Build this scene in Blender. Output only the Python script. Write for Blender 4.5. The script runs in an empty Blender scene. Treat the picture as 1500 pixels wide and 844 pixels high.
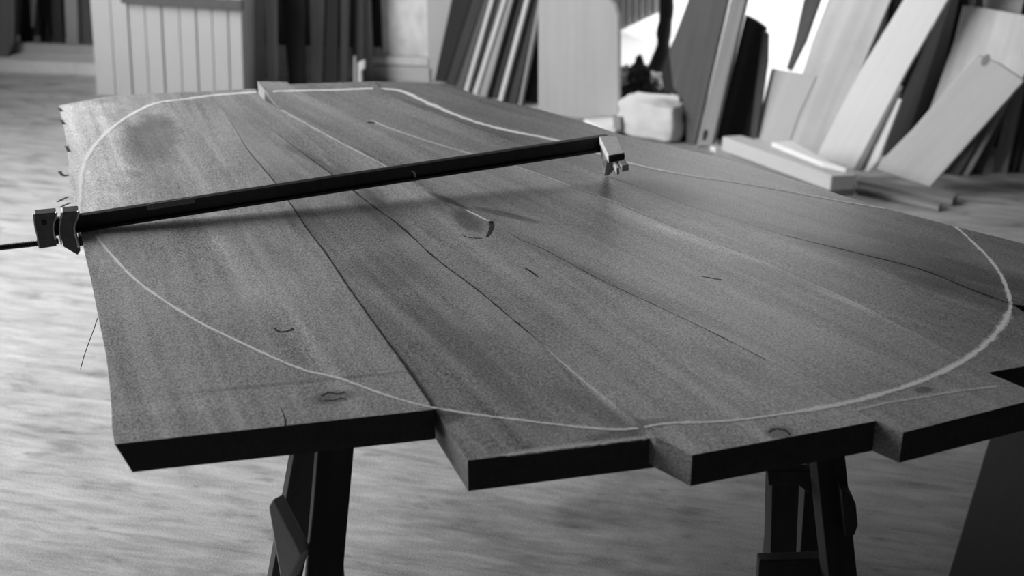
import bpy, bmesh, math, random
from mathutils import Vector, Matrix, noise
random.seed(7)
C = bpy.context.scene.collection
SC = bpy.context.scene

# ------------------------------------------------------------------ camera
F = 2083.0; PITCH = math.radians(24); H = 1.63
cam_d = bpy.data.cameras.new('camera'); cam = bpy.data.objects.new('camera', cam_d); C.objects.link(cam)
cam.location = (0, 0, H); cam.rotation_euler = (math.pi/2 - PITCH, 0, 0)
cam_d.sensor_width = 36; cam_d.lens = 36*F/1500
cam_d.dof.use_dof = True; cam_d.dof.focus_distance = 2.15; cam_d.dof.aperture_fstop = 4.5
cam_d.clip_start = .05
SC.camera = cam
SC.view_settings.view_transform = 'Standard'; SC.view_settings.look = 'None'
SC.view_settings.gamma = 1; SC.view_settings.use_curve_mapping = False
SC.view_settings.exposure = 0.0

def ray(px, py):
    a = (px-750)/F; b = (py-422)/F
    return Vector((a, math.cos(PITCH)-b*math.sin(PITCH), -math.sin(PITCH)-b*math.cos(PITCH)))
EYE = Vector((0, 0, H))
def at_z(px, py, z):            # point of the horizontal plane z seen in direction px,py
    r = ray(px, py); return EYE + r*((z-H)/r.z)
def on_plane(px, py, p0, n):
    r = ray(px, py); return EYE + r*((p0-EYE).dot(n)/r.dot(n))
def at_y(px, py, y):
    r = ray(px, py); return EYE + r*(y/r.y)

# ------------------------------------------------------------------ materials (black and white film: all greys)
def nt(name):
    m = bpy.data.materials.new(name); m.use_nodes = True
    t = m.node_tree; t.nodes.clear()
    o = t.nodes.new('ShaderNodeOutputMaterial'); b = t.nodes.new('ShaderNodeBsdfPrincipled')
    t.links.new(b.outputs[0], o.inputs[0]); return m, t, b, o
def mth(t, op, a, b=None, c=None, clamp=False):
    n = t.nodes.new('ShaderNodeMath'); n.operation = op; n.use_clamp = clamp
    for i, v in enumerate((a, b, c)):
        if v is None: continue
        if isinstance(v, (int, float)): n.inputs[i].default_value = v
        else: t.links.new(v, n.inputs[i])
    return n.outputs[0]
def grey(t, v):
    c = t.nodes.new('ShaderNodeCombineColor')
    for i in range(3): t.links.new(v, c.inputs[i])
    return c.outputs[0]
def nz(t, vec, scale, detail=4, rough=.55, dist=0):
    n = t.nodes.new('ShaderNodeTexNoise'); n.inputs['Scale'].default_value = scale
    n.inputs['Detail'].default_value = detail; n.inputs['Roughness'].default_value = rough
    n.inputs['Distortion'].default_value = dist
    t.links.new(vec, n.inputs['Vector']); return n.outputs['Fac']
def mapping(t, src, scale=(1,1,1), rot=(0,0,0), loc=(0,0,0)):
    m = t.nodes.new('ShaderNodeMapping'); t.links.new(src, m.inputs['Vector'])
    m.inputs['Scale'].default_value = scale; m.inputs['Rotation'].default_value = rot; m.inputs['Location'].default_value = loc
    return m.outputs[0]
def ramp(t, v, lo, hi, a=0., b=1.):
    n = t.nodes.new('ShaderNodeMapRange'); n.interpolation_type = 'SMOOTHSTEP'
    t.links.new(v, n.inputs['Value'])
    for i, x in zip((1, 2, 3, 4), (lo, hi, a, b)): n.inputs[i].default_value = x
    return n.outputs[0]

def wood(name, base, contrast=.3, rough=.7, gscale=1., speck=.35, stains=None, spec=.4, rings=.25, bump=.15, blotk=1.2, blots=5):
    """sawn timber, grain along the object's own Y axis"""
    m, t, b, o = nt(name)
    tc = t.nodes.new('ShaderNodeTexCoord'); oi = t.nodes.new('ShaderNodeObjectInfo')
    va = t.nodes.new('ShaderNodeVectorMath'); va.operation = 'ADD'
    t.links.new(tc.outputs['Object'], va.inputs[0])
    sc = t.nodes.new('ShaderNodeVectorMath'); sc.operation = 'SCALE'; t.links.new(oi.outputs['Random'], sc.inputs['Scale'])
    sc.inputs[0].default_value = (37, 11, 5); t.links.new(sc.outputs[0], va.inputs[1])
    v = va.outputs[0]
    grain = nz(t, mapping(t, v, (38*gscale, 1.6*gscale, 38*gscale)), 1, 6, .62, .6)
    broad = nz(t, mapping(t, v, (7*gscale, 1.1*gscale, 7*gscale)), 1, 4, .5, 1.2)
    blot = nz(t, v, blots, 5, .6)
    fine = nz(t, mapping(t, v, (1, .6, 1)), 420, 3, .8)
    w = t.nodes.new('ShaderNodeTexWave'); w.wave_type = 'RINGS'; w.rings_direction = 'Y'
    w.inputs['Scale'].default_value = 5*gscale; w.inputs['Distortion'].default_value = 5; w.inputs['Detail'].default_value = 2
    w.inputs['Detail Scale'].default_value = 1.2
    t.links.new(mapping(t, v, (2.2, .28, 2.2)), w.inputs['Vector'])
    val = mth(t, 'MULTIPLY', mth(t, 'SUBTRACT', grain, .5), contrast*2.0)
    val = mth(t, 'ADD', val, mth(t, 'MULTIPLY', mth(t, 'SUBTRACT', broad, .5), contrast*1.9))
    val = mth(t, 'ADD', val, mth(t, 'MULTIPLY', mth(t, 'SUBTRACT', blot, .5), contrast*blotk))
    val = mth(t, 'ADD', val, mth(t, 'MULTIPLY', mth(t, 'SUBTRACT', fine, .5), speck*1.6))
    val = mth(t, 'ADD', val, mth(t, 'MULTIPLY', mth(t, 'SUBTRACT', w.outputs['Fac'], .5), contrast*rings))
    val = mth(t, 'MULTIPLY', mth(t, 'ADD', val, 1.0), base)
    if stains:
        geo = t.nodes.new('ShaderNodeNewGeometry'); sep = t.nodes.new('ShaderNodeSeparateXYZ')
        wob = nz(t, geo.outputs['Position'], 14, 4, .6)
        t.links.new(geo.outputs['Position'], sep.inputs[0])
        for (cx, cy, rx, ry, ang, s) in stains:
            dx = mth(t, 'SUBTRACT', sep.outputs[0], cx); dy = mth(t, 'SUBTRACT', sep.outputs[1], cy)
            ca, sa = math.cos(ang), math.sin(ang)
            u = mth(t, 'DIVIDE', mth(t, 'ADD', mth(t, 'MULTIPLY', dx, ca), mth(t, 'MULTIPLY', dy, sa)), rx)
            q = mth(t, 'DIVIDE', mth(t, 'SUBTRACT', mth(t, 'MULTIPLY', dy, ca), mth(t, 'MULTIPLY', dx, sa)), ry)
            d = mth(t, 'SQRT', mth(t, 'ADD', mth(t, 'MULTIPLY', u, u), mth(t, 'MULTIPLY', q, q)))
            d = mth(t, 'ADD', d, mth(t, 'MULTIPLY', mth(t, 'SUBTRACT', wob, .5), 1.3))
            k = ramp(t, d, .55, 1.15, 1-s, 1.)
            val = mth(t, 'MULTIPLY', val, k)
    val = mth(t, 'MAXIMUM', val, .004)
    t.links.new(grey(t, val), b.inputs['Base Color'])
    b.inputs['Roughness'].default_value = rough; b.inputs['Specular IOR Level'].default_value = spec
    bp = t.nodes.new('ShaderNodeBump'); bp.inputs['Strength'].default_value = bump; bp.inputs['Distance'].default_value = .002
    t.links.new(grain, bp.inputs['Height']); t.links.new(bp.outputs[0], b.inputs['Normal'])
    return m

def plain(name, base, rough=.6, metal=0, spec=.4, var=.25, scale=30, speck=.25, bump=.1):
    m, t, b, o = nt(name); tc = t.nodes.new('ShaderNodeTexCoord')
    n1 = nz(t, tc.outputs['Object'], scale, 5, .6); n2 = nz(t, tc.outputs['Object'], 500, 2, .6)
    v = mth(t, 'ADD', 1., mth(t, 'MULTIPLY', mth(t, 'SUBTRACT', n1, .5), var*2))
    v = mth(t, 'ADD', v, mth(t, 'MULTIPLY', mth(t, 'SUBTRACT', n2, .5), speck*2))
    v = mth(t, 'MAXIMUM', mth(t, 'MULTIPLY', v, base), .003)
    t.links.new(grey(t, v), b.inputs['Base Color'])
    b.inputs['Roughness'].default_value = rough; b.inputs['Metallic'].default_value = metal; b.inputs['Specular IOR Level'].default_value = spec
    bp = t.nodes.new('ShaderNodeBump'); bp.inputs['Strength'].default_value = bump; bp.inputs['Distance'].default_value = .003
    t.links.new(n1, bp.inputs['Height']); t.links.new(bp.outputs[0], b.inputs['Normal'])
    return m

def chalk_mat(name, base, lo, hi, top=1.):
    m, t, b, o = nt(name); g = t.nodes.new('ShaderNodeNewGeometry')
    n = nz(t, g.outputs['Position'], 200, 4, .85); n2 = nz(t, g.outputs['Position'], 22, 3, .6)
    at = t.nodes.new('ShaderNodeAttribute'); at.attribute_name = 'core'
    v = mth(t, 'ADD', mth(t, 'MULTIPLY', n, .65), mth(t, 'MULTIPLY', n2, .35))
    v = ramp(t, mth(t, 'ADD', v, mth(t, 'MULTIPLY', at.outputs['Fac'], .42)), lo, hi)
    v = mth(t, 'MULTIPLY', v, top)
    tr = t.nodes.new('ShaderNodeBsdfTransparent'); mx = t.nodes.new('ShaderNodeMixShader')
    t.links.new(v, mx.inputs[0]); t.links.new(tr.outputs[0], mx.inputs[1]); t.links.new(b.outputs[0], mx.inputs[2])
    t.links.new(mx.outputs[0], o.inputs[0])
    b.inputs['Base Color'].default_value = (base, base, base, 1); b.inputs['Roughness'].default_value = .95
    return m

def floor_mat():
    m, t, b, o = nt('worn_shaded_floor_boards'); g = t.nodes.new('ShaderNodeNewGeometry'); P = g.outputs['Position']
    rot = mapping(t, P, (1, 1, 1), (0, 0, math.radians(14)))
    st = nz(t, mapping(t, rot, (1.4, 9, 1)), 1.6, 6, .62, .8)
    st2 = nz(t, mapping(t, rot, (3, 16, 1)), 2.2, 5, .65, .5)
    bl = nz(t, mapping(t, rot, (1, 2.4, 1)), 4.5, 4, .55, .3)
    fine = nz(t, P, 330, 2, .7)
    sep = t.nodes.new('ShaderNodeSeparateXYZ'); t.links.new(rot, sep.inputs[0])
    fr = mth(t, 'FRACT', mth(t, 'DIVIDE', sep.outputs[1], .62))
    seam = ramp(t, mth(t, 'ABSOLUTE', mth(t, 'SUBTRACT', fr, .5)), .002, .006, .86, 1)
    v = mth(t, 'ADD', 1, mth(t, 'MULTIPLY', mth(t, 'SUBTRACT', st, .5), .9))
    v = mth(t, 'ADD', v, mth(t, 'MULTIPLY', mth(t, 'SUBTRACT', st2, .5), 1.45))
    v = mth(t, 'ADD', v, mth(t, 'MULTIPLY', mth(t, 'SUBTRACT', fine, .5), 2.3))
    v = mth(t, 'MULTIPLY', v, ramp(t, bl, .54, .72, 1, .6))
    v = mth(t, 'MULTIPLY', v, ramp(t, nz(t, mapping(t, rot, (9, 20, 1)), 1.3, 4, .6), .60, .72, 1, .66))
    v = mth(t, 'MULTIPLY', v, seam)
    sx = t.nodes.new('ShaderNodeSeparateXYZ'); t.links.new(P, sx.inputs[0]); shade_n_ = nz(t, P, 3.5, 5, .6)
    for cx, cy, rx, ry, k_ in ((.75, 2.45, .6, .5, .52), (.1, 2.3, .45, .3, .8), (-.9, 2.2, .5, .25, .85)):  # dark ovals painted into the floor colour in place of missing shade
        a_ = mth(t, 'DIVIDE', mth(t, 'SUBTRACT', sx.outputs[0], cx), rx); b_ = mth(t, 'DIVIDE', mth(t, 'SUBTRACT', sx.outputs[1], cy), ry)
        d_ = mth(t, 'ADD', mth(t, 'SQRT', mth(t, 'ADD', mth(t, 'MULTIPLY', a_, a_), mth(t, 'MULTIPLY', b_, b_))), mth(t, 'MULTIPLY', mth(t, 'SUBTRACT', shade_n_, .5), 1.6))
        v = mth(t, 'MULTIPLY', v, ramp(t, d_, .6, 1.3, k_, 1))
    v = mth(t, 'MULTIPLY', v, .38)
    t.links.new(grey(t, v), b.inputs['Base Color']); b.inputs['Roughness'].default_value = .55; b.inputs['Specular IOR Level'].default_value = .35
    bp = t.nodes.new('ShaderNodeBump'); bp.inputs['Strength'].default_value = .2; bp.inputs['Distance'].default_value = .003
    t.links.new(st2, bp.inputs['Height']); t.links.new(bp.outputs[0], b.inputs['Normal'])
    return m

def W(px, py): p = at_z(px, py, .78); return p.x, p.y
def stain(px, py, rx, ry, deg, s): x, y = W(px, py); return (x, y, rx, ry, math.radians(deg), s)
def streak(p, q, hw, s):
    a = Vector(W(*p)); b = Vector(W(*q)); c = (a+b)/2; d = b-a
    return (c.x, c.y, d.length/2*1.15, hw, math.atan2(d.y, d.x), s)
STAINS = [streak((222, 168), (222, 243), .058, .42), streak((222, 168), (215, 195), .045, .2), streak((668, 308), (700, 340), .022, .5), streak((700, 305), (800, 328), .012, .5),
          streak((520, 283), (600, 345), .03, .3), streak((760, 355), (1050, 480), .012, .25), streak((1150, 345), (1480, 440), .035, .35), streak((1260, 335), (1420, 372), .03, .3),
          streak((600, 440), (780, 600), .03, .25), streak((640, 420), (720, 480), .03, -.2), streak((300, 330), (500, 560), .02, -.2), streak((960, 330), (1180, 400), .02, -.4),
          streak((480, 230), (560, 300), .012, .35), streak((420, 300), (470, 345), .03, .25), streak((900, 470), (1250, 600), .03, .18), streak((1180, 420), (1380, 485), .012, -.3),
          streak((180, 600), (330, 590), .02, -.15), streak((800, 560), (940, 625), .02, .25),
          stain(655, 293, .008, .06, 40, .6), stain(490, 582, .03, .018, 20, .5), stain(925, 625, .07, .014, 18, .45),
          stain(1143, 633, .02, .018, 20, .6), stain(1353, 571, .016, .008, 20, .6), stain(1130, 402, .03, .1, 42, .25),
          stain(460, 235, .012, .16, 35, .35), stain(540, 285, .03, .05, 35, .4), stain(560, 395, .06, .09, 25, .22),
          stain(1330, 380, .05, .22, 55, .33), stain(1410, 430, .03, .14, 50, .35), stain(1180, 350, .03, .2, 50, .25),
          stain(440, 560, .2, .006, 12, .3), stain(645, 605, .03, .02, 30, .5), stain(985, 330, .05, .12, 48, -.22),
          stain(112, 225, .11, .5, 20, -.75)]
TABLE = [wood('table_plank_wood_%s' % n, bs, .55, .42, 1.0, 2.5, STAINS, .7, .10) for n, bs in
         (('pale', .31), ('brown', .26), ('even', .275), ('grainy', .24), ('dusky', .20), ('dark', .155))]
M_END = wood('shade_dark_end_grain', .06, .3, .8, 3, .3)  # end grain, darkened further to carry the shade of the end faces
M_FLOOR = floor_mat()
M_PANEL = wood('smooth_pale_panel', .36, .12, .75, .7, .3, blotk=1)
M_PALE = wood('pale_sawn_board', .53, .12, .75, .7, .22)
M_WHITE = wood('white_planed_board', .8, .07, .7, .7, .15)
M_MID = wood('weathered_board', .26, .25, .8, 1, .3)
M_STAIN = wood('stained_sheet', .58, .3, .75, .5, .3, blotk=2.2, blots=3)
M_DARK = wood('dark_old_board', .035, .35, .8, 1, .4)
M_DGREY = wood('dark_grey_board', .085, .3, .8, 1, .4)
M_BLACK = wood('near_black_board', .012, .4, .8, 1, .4)  # near-black tone, also on boards that stand in for shadow
M_HORSE = wood('shaded_sawhorse_timber', .045, .35, .8, 1.2, .4)  # paler timber, its colour darkened to carry the shade under the table
M_CHALK = chalk_mat('white_chalk', .68, .54, .86, .95)
M_CRACK = chalk_mat('dark_open_crack', .008, .44, .66, 1)
M_SEAM = chalk_mat('dark_joint', .012, .5, .85, .85)
M_TICK = plain('white_tick', .6)
M_CHALKF = chalk_mat('faint_chalk', .5, .52, .92, .85)
M_GROOVE = plain('dark_crack', .01, .9, speck=.1)
M_STEEL = plain('oily_black_steel', .035, .42, .6, .5, .4, 60, .3)
M_STEEL2 = plain('worn_grey_steel', .16, .38, .75, .5, .5, 45, .4)
M_CAST = plain('bright_worn_casting', .55, .5, .1, .5, .35, 90, .3)
M_CAST2 = plain('dull_casting', .3, .6, .1, .5, .35, 60, .3)
M_EDGE = plain('polished_steel_edge', .75, .3, .85, .5, .2, 60, .2)
M_LABEL = plain('printed_label', .2, .5, 0, .5, .4, 260, .4)
M_WALL = wood('wall_boarding', .02, .3, .85, .6, .3)
M_WALLB = wood('pale_painted_wall', .5, .1, .85, .6, .2)
M_PAINT = plain('cream_paint', .42, .6, 0, .4, .07, 12, .12)
M_PAINT2 = plain('grey_paint', .3, .6, 0, .4, .2, 8, .2)
M_CLOTH = plain('black_tarpaulin', .02, .85, 0, .3, .4, 14, .3, .5)
M_CLOTHG = plain('grey_rag', .3, .9, 0, .2, .5, 18, .3, .5)
M_SACK = plain('pale_sacking', .62, .9, 0, .2, .14, 14, .2, .6)
M_GALV = plain('galvanised_iron', .3, .5, .3, .5, .2, 6, .2)
M_GROUND = plain('bleached_yard', .8, .9, 0, .2, .1, 3, .1)
M_CEIL = plain('dark_ceiling', .06, .9, 0, .2, .2, 3, .1)

# ------------------------------------------------------------------ mesh helpers
def link(o, parent=None):
    C.objects.link(o)
    if parent is not None: o.parent = parent
    return o
def tag(o, label, cat, group=None, kind=None):
    o['label'] = label; o['category'] = cat
    if group: o['group'] = group
    if kind: o['kind'] = kind
    return o
def struct(o): o['kind'] = 'structure'; return o
def mesh_obj(name, bm, mat, parent=None, mtx=None, smooth=False, bevel=0, seg=2):
    bmesh.ops.recalc_face_normals(bm, faces=bm.faces[:])
    me = bpy.data.meshes.new(name); bm.to_mesh(me); bm.free(); me.materials.append(mat)
    if smooth:
        for p in me.polygons: p.use_smooth = True
    o = bpy.data.objects.new(name, me)
    if mtx is not None: o.matrix_world = mtx
    link(o)
    if parent is not None:
        bpy.context.view_layer.update()
        o.parent = parent; o.matrix_parent_inverse = parent.matrix_world.inverted()
    if bevel:
        b = o.modifiers.new('bevel', 'BEVEL'); b.width = bevel; b.segments = seg; b.limit_method = 'ANGLE'; b.angle_limit = math.radians(35)
        b.use_clamp_overlap = True
    return o
def empty(name, loc, rz=0):
    o = bpy.data.objects.new(name, None); o.location = loc; o.rotation_euler = (0, 0, rz); o.empty_display_size = .05; link(o)
    bpy.context.view_layer.update(); return o
def box(bm, lo, hi, mtx=None):
    vs = [bm.verts.new((x, y, z)) for x in (lo[0], hi[0]) for y in (lo[1], hi[1]) for z in (lo[2], hi[2])]
    if mtx is not None:
        for v in vs: v.co = mtx @ v.co
    for f in ((0,1,3,2), (4,6,7,5), (0,4,5,1), (2,3,7,6), (0,2,6,4), (1,5,7,3)): bm.faces.new([vs[i] for i in f])
    return vs
def boxobj(name, lo, hi, mat, parent=None, mtx=None, bevel=0):
    bm = bmesh.new(); box(bm, lo, hi); return mesh_obj(name, bm, mat, parent, mtx, bevel=bevel)
def prism(bm, top, down, sub=None):
    """top: list of Vector; down: extrude vector (or list)"""
    n = len(top)
    a = [bm.verts.new(p) for p in top]
    b = [bm.verts.new(p + (down[i] if isinstance(down, list) else down)) for i, p in enumerate(top)]
    bm.faces.new(a); bm.faces.new(b[::-1])
    for i in range(n): bm.faces.new((a[i], b[i], b[(i+1) % n], a[(i+1) % n]))
def tube(bm, pts, r, n=10, radii=None, cap=True):
    rings = []
    for i, p in enumerate(pts):
        d = (pts[min(i+1, len(pts)-1)] - pts[max(i-1, 0)]).normalized()
        a = d.orthogonal().normalized() if i == 0 else (prev_a - d*prev_a.dot(d)).normalized()
        prev_a = a; c = d.cross(a); rr = radii[i] if radii else r
        rings.append([bm.verts.new(p + (a*math.cos(2*math.pi*k/n) + c*math.sin(2*math.pi*k/n))*rr) for k in range(n)])
    for u, v in zip(rings, rings[1:]):
        for k in range(n): bm.faces.new((u[k], u[(k+1) % n], v[(k+1) % n], v[k]))
    if cap: bm.faces.new(rings[0][::-1]); bm.faces.new(rings[-1])
def frame(o, x, y, z):
    m = Matrix.Identity(4)
    for i, v in enumerate((x, y, z)):
        for j in range(3): m[j][i] = v[j]
    for j in range(3): m[j][3] = o[j]
    return m

# ------------------------------------------------------------------ room shell
def slab(nm, z, mat):
    bm = bmesh.new(); prism(bm, [Vector((x, y, z)) for x, y in ((-4.5, -2), (4.2, -2), (4.2, 3.4), (-.35, 6.32), (-2.2, 6.62), (-4.5, 7.0))], Vector((0, 0, -.1)))
    struct(mesh_obj(nm, bm, mat))
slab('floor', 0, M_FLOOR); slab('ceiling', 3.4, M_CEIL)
# back wall: from left (-4.5) to the corner, turned a little
BW0 = Vector((-2.2, 6.107, 0)); bwd = Vector((1, -.145, 0)).normalized(); bwn = Vector((bwd.y, -bwd.x, 0))   # bwn faces the camera
BWS = BW0.copy(); BW0 = BW0+Vector((0, .45, 0))
mS = frame(BWS, bwd, -bwn, Vector((0, 0, 1)))
mB = frame(BW0, bwd, -bwn, Vector((0, 0, 1)))
CORNER_U = 1.95
struct(boxobj('wall_back', (-2.4, 0, 0), (CORNER_U, .12, 3.3), M_WALL, mtx=mB))
# right wall with its wide doorway
RW0 = Vector((.47, 5.72, 0)); rwd = Vector((.843, -.537, 0)).normalized(); rwn = Vector((-.537, -.843, 0)).normalized()
mR = frame(RW0, rwd, -rwn, Vector((0, 0, 1)))
def wall_u(px, py): return (on_plane(px, py, RW0, rwn) - RW0).dot(rwd)
def wall_z(px, py): return on_plane(px, py, RW0, rwn).z
u0, u1 = wall_u(835, 60), wall_u(1275, 60)
print('doorway', u0, u1, 'z at 935,105:', wall_z(935, 105))
bm = bmesh.new()
box(bm, (-.95, 0, 0), (u0, .12, 3.3)); box(bm, (u1, 0, 0), (4.6, .12, 3.3)); box(bm, (u0, 0, 2.35), (u1, .12, 3.3))
struct(mesh_obj('wall_right', bm, M_WALL, mtx=mR))
bm = bmesh.new(); box(bm, (u0-.06, -.02, 0), (u0, .14, 2.35)); box(bm, (u1, -.02, 0), (u1+.06, .14, 2.35)); box(bm, (u0-.06, -.02, 2.35), (u1+.06, .14, 2.41))
struct(mesh_obj('door_1', bm, M_DGREY, mtx=mR))
struct(boxobj('wall_rear', (-4.5, -2.1, 0), (4.2, -2.0, 3.3), M_CEIL))
struct(boxobj('wall_near_right', (2.9, -2.0, 0), (3.0, 4.3, 3.3), M_CEIL))
# left wall with a long window opening
wy0, wy1, wz0, wz1, wx = 2.3, 4.9, 1.15, 2.85, -2.62
bm = bmesh.new()
box(bm, (wx-.12, -2, 0), (wx, wy0, 3.3)); box(bm, (wx-.12, wy1, 0), (wx, 7.0, 3.3))
box(bm, (wx-.12, wy0, 0), (wx, wy1, wz0)); box(bm, (wx-.12, wy0, wz1), (wx, wy1, 3.3))
struct(mesh_obj('wall_left', bm, M_WALLB))
bm = bmesh.new()
for y in (wy0, wy0+.75, wy0+1.5, wy0+2.25, wy1-.05): box(bm, (wx-.1, y, wz0), (wx-.05, y+.05, wz1))
for z in (wz0, wz1-.05): box(bm, (wx-.1, wy0, z), (wx-.05, wy1, z+.05))
struct(mesh_obj('window_1', bm, M_PAINT))
# sill board along the back wall, seen left of the cabinet
struct(boxobj('baseboard_back', (-.9, -.03, 0), (.45, 0, .09), M_PAINT2, mtx=mS))
struct(boxobj('trim_1', (-.9, -.16, 0), (.5, -.03, .05), M_PALE, mtx=mS))

# outside
struct(boxobj('floor_yard', (-1.0, 5.3, -.16), (9, 14, -.11), M_GROUND))

# ------------------------------------------------------------------ table planks
ZT = .78; TH = .042
S_A = [(305,134),(315,148),(330,165),(345,190),(362,218),(384,245),(405,270),(430,305),(452,338),(478,372),(510,420),(535,455),(560,490),(600,545),(637,600)]
S_B = [(330,132),(338,140),(352,155),(382,178),(435,218),(490,258),(525,285),(548,303),(585,330),(640,380),(700,425),(750,467),(790,500),(820,527),(860,560),(900,592),(960,640)]
S_C = [(374,130),(385,145),(410,160),(450,183),(490,205),(530,226),(565,245),(613,270),(650,291),(685,307),(720,326),(760,350),(800,367),(880,410),(960,447),(1040,485),(1160,546),(1283,617)]
S_D = [(420,120),(440,134),(480,152),(530,172),(580,192),(640,212),(700,229),(765,248),(830,271),(900,297),(1000,338),(1125,385),(1240,436),(1350,492),(1447,546)]
S_E = [(548,119),(562,134),(600,152),(740,203),(900,262),(1020,305),(1150,345),(1250,369),(1347,394),(1420,423),(1483,446)]
EDGE_L = [(86,155),(93,185),(98,215),(100,245),(103,270),(108,310),(118,340),(124,372),(133,410),(140,445),(147,480),(155,520),(160,560),(163,600),(164,630),(168,651)]
EDGE_R = [(657,123),(668,127),(700,141),(790,160),(860,180),(905,196),(1000,218),(1060,232),(1140,256),(1220,282),(1300,306),(1400,332),(1500,357),(1600,383)]
def dip_at(y): return -.03*max(0, 1.76-y)
def front_dip(px, py):
    d = 0
    for _ in range(4): d = dip_at(at_z(px, py, ZT+d).y)
    return d
def zero(px, py): return 0
def mid(px, py): return -.002
PL = []
def plank(i, pts, label, dz=zero, bottom_in=None, seam_gap=0.0003):
    top = []
    for (x, y) in pts: top.append(at_z(x, y, ZT+dz(x, y)))
    dips = dz is front_dip
    if dips:
        for p in top: p.z = ZT
    # local frame: origin at front-left corner base, Y along the grain
    a = at_z(*GR[i][0], ZT); b = at_z(*GR[i][1], ZT)
    yd = (b-a); yd.z = 0; yd.normalize(); xd = Vector((yd.y, -yd.x, 0)); zd = Vector((0, 0, 1))
    m = frame(Vector((a.x, a.y, ZT-TH)), xd, yd, zd); mi = m.inverted()
    cen = sum(top, Vector())/len(top)
    # shrink each outline a hair so neighbours do not touch
    n = len(top); area = sum(top[k].x*top[(k+1) % n].y - top[(k+1) % n].x*top[k].y for k in range(n))
    sgn = 1 if area > 0 else -1; sh = []
    for k in range(n):
        t = (top[(k+1) % n]-top[k-1]); t.z = 0; t.normalize(); nn = Vector((-t.y, t.x, 0))*sgn
        sh.append(top[k] + nn*seam_gap)
    loc = [mi @ p for p in sh]
    down = [Vector((0, 0, -TH + (0 if True else 0))) for _ in loc]
    if bottom_in:
        for k, (sx, sy) in bottom_in.items(): down[k] = Vector((sx, sy, -TH))
    bm = bmesh.new(); prism(bm, loc, down)
    if dips:
        bmesh.ops.triangulate(bm, faces=[f for f in bm.faces if len(f.verts) > 4])
        bmesh.ops.bisect_plane(bm, geom=bm.verts[:]+bm.edges[:]+bm.faces[:], plane_co=mi @ Vector((0, 1.76, 0)), plane_no=mi.to_3x3() @ Vector((0, 1, 0)))
        for v in bm.verts: v.co.z += dip_at((m @ v.co).y)
    o = mesh_obj('table_plank', bm, TABLE[i], mtx=m)
    o.data.materials.append(M_END)
    for p in o.data.polygons:
        if p.normal.y < -.8 and abs(p.normal.z) < .4: p.material_index = 1
    tag(o, label, 'plank', 'planks laid side by side for the table top')
    PL.append(o); return o
GR = [((637,600),(430,305)), ((820,600),(430,260)), ((960,640),(490,258)), ((1283,617),(565,245)), ((1350,492),(765,248)), ((1347,394),(740,203))]
far1 = [(270,135),(215,137),(150,142)]
P1 = [(305,134)] + far1 + EDGE_L + [(637,600)] + S_A[::-1][1:-1]
nl = len(far1)+1
bi = {nl+k: (.016, 0) for k in range(len(EDGE_L))}
plank(0, P1, 'widest pale plank at the left, with a round dark stain and bark-side edge', bottom_in=bi)
P2 = S_A + [(685,675),(955,643)] + S_B[::-1]
P2 = S_A + [(685,675),(962,641)] + S_B[::-1][1:]
plank(1, P2, 'narrowing plank right of the widest one, its end jutting out furthest forward', front_dip)
P3 = S_B + [(1014,667),(1283,617)] + S_C[::-1][1:]
plank(2, P3, 'plank with the crescent-shaped knot crack and chalk arc across its near end')
P4 = [(377,119)] + S_C[2:] + [(1323,634),(1530,582)] + [(1500,568)] + S_D[::-1]
plank(3, P4, 'plank with a stepped near corner and a second faint chalk line', zero)
P5 = [(430,123)] + S_D[1:] + [(1560,529),(1700,560),(1620,500)] + S_E[::-1]
P5 = [(425,123)] + S_D[1:] + [(1640,514),(1540,484)] + S_E[::-1]
plank(4, P5, 'plank between two long seams whose near end is cut off by the right frame', zero)
P6 = S_E + [(1545,453),(1640,438),(1640,395)] + EDGE_R[::-1]
plank(5, P6, 'outermost plank on the far right, nearest the stacked timber', mid)
DZ = [zero, front_dip, zero, zero, zero, mid]

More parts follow.
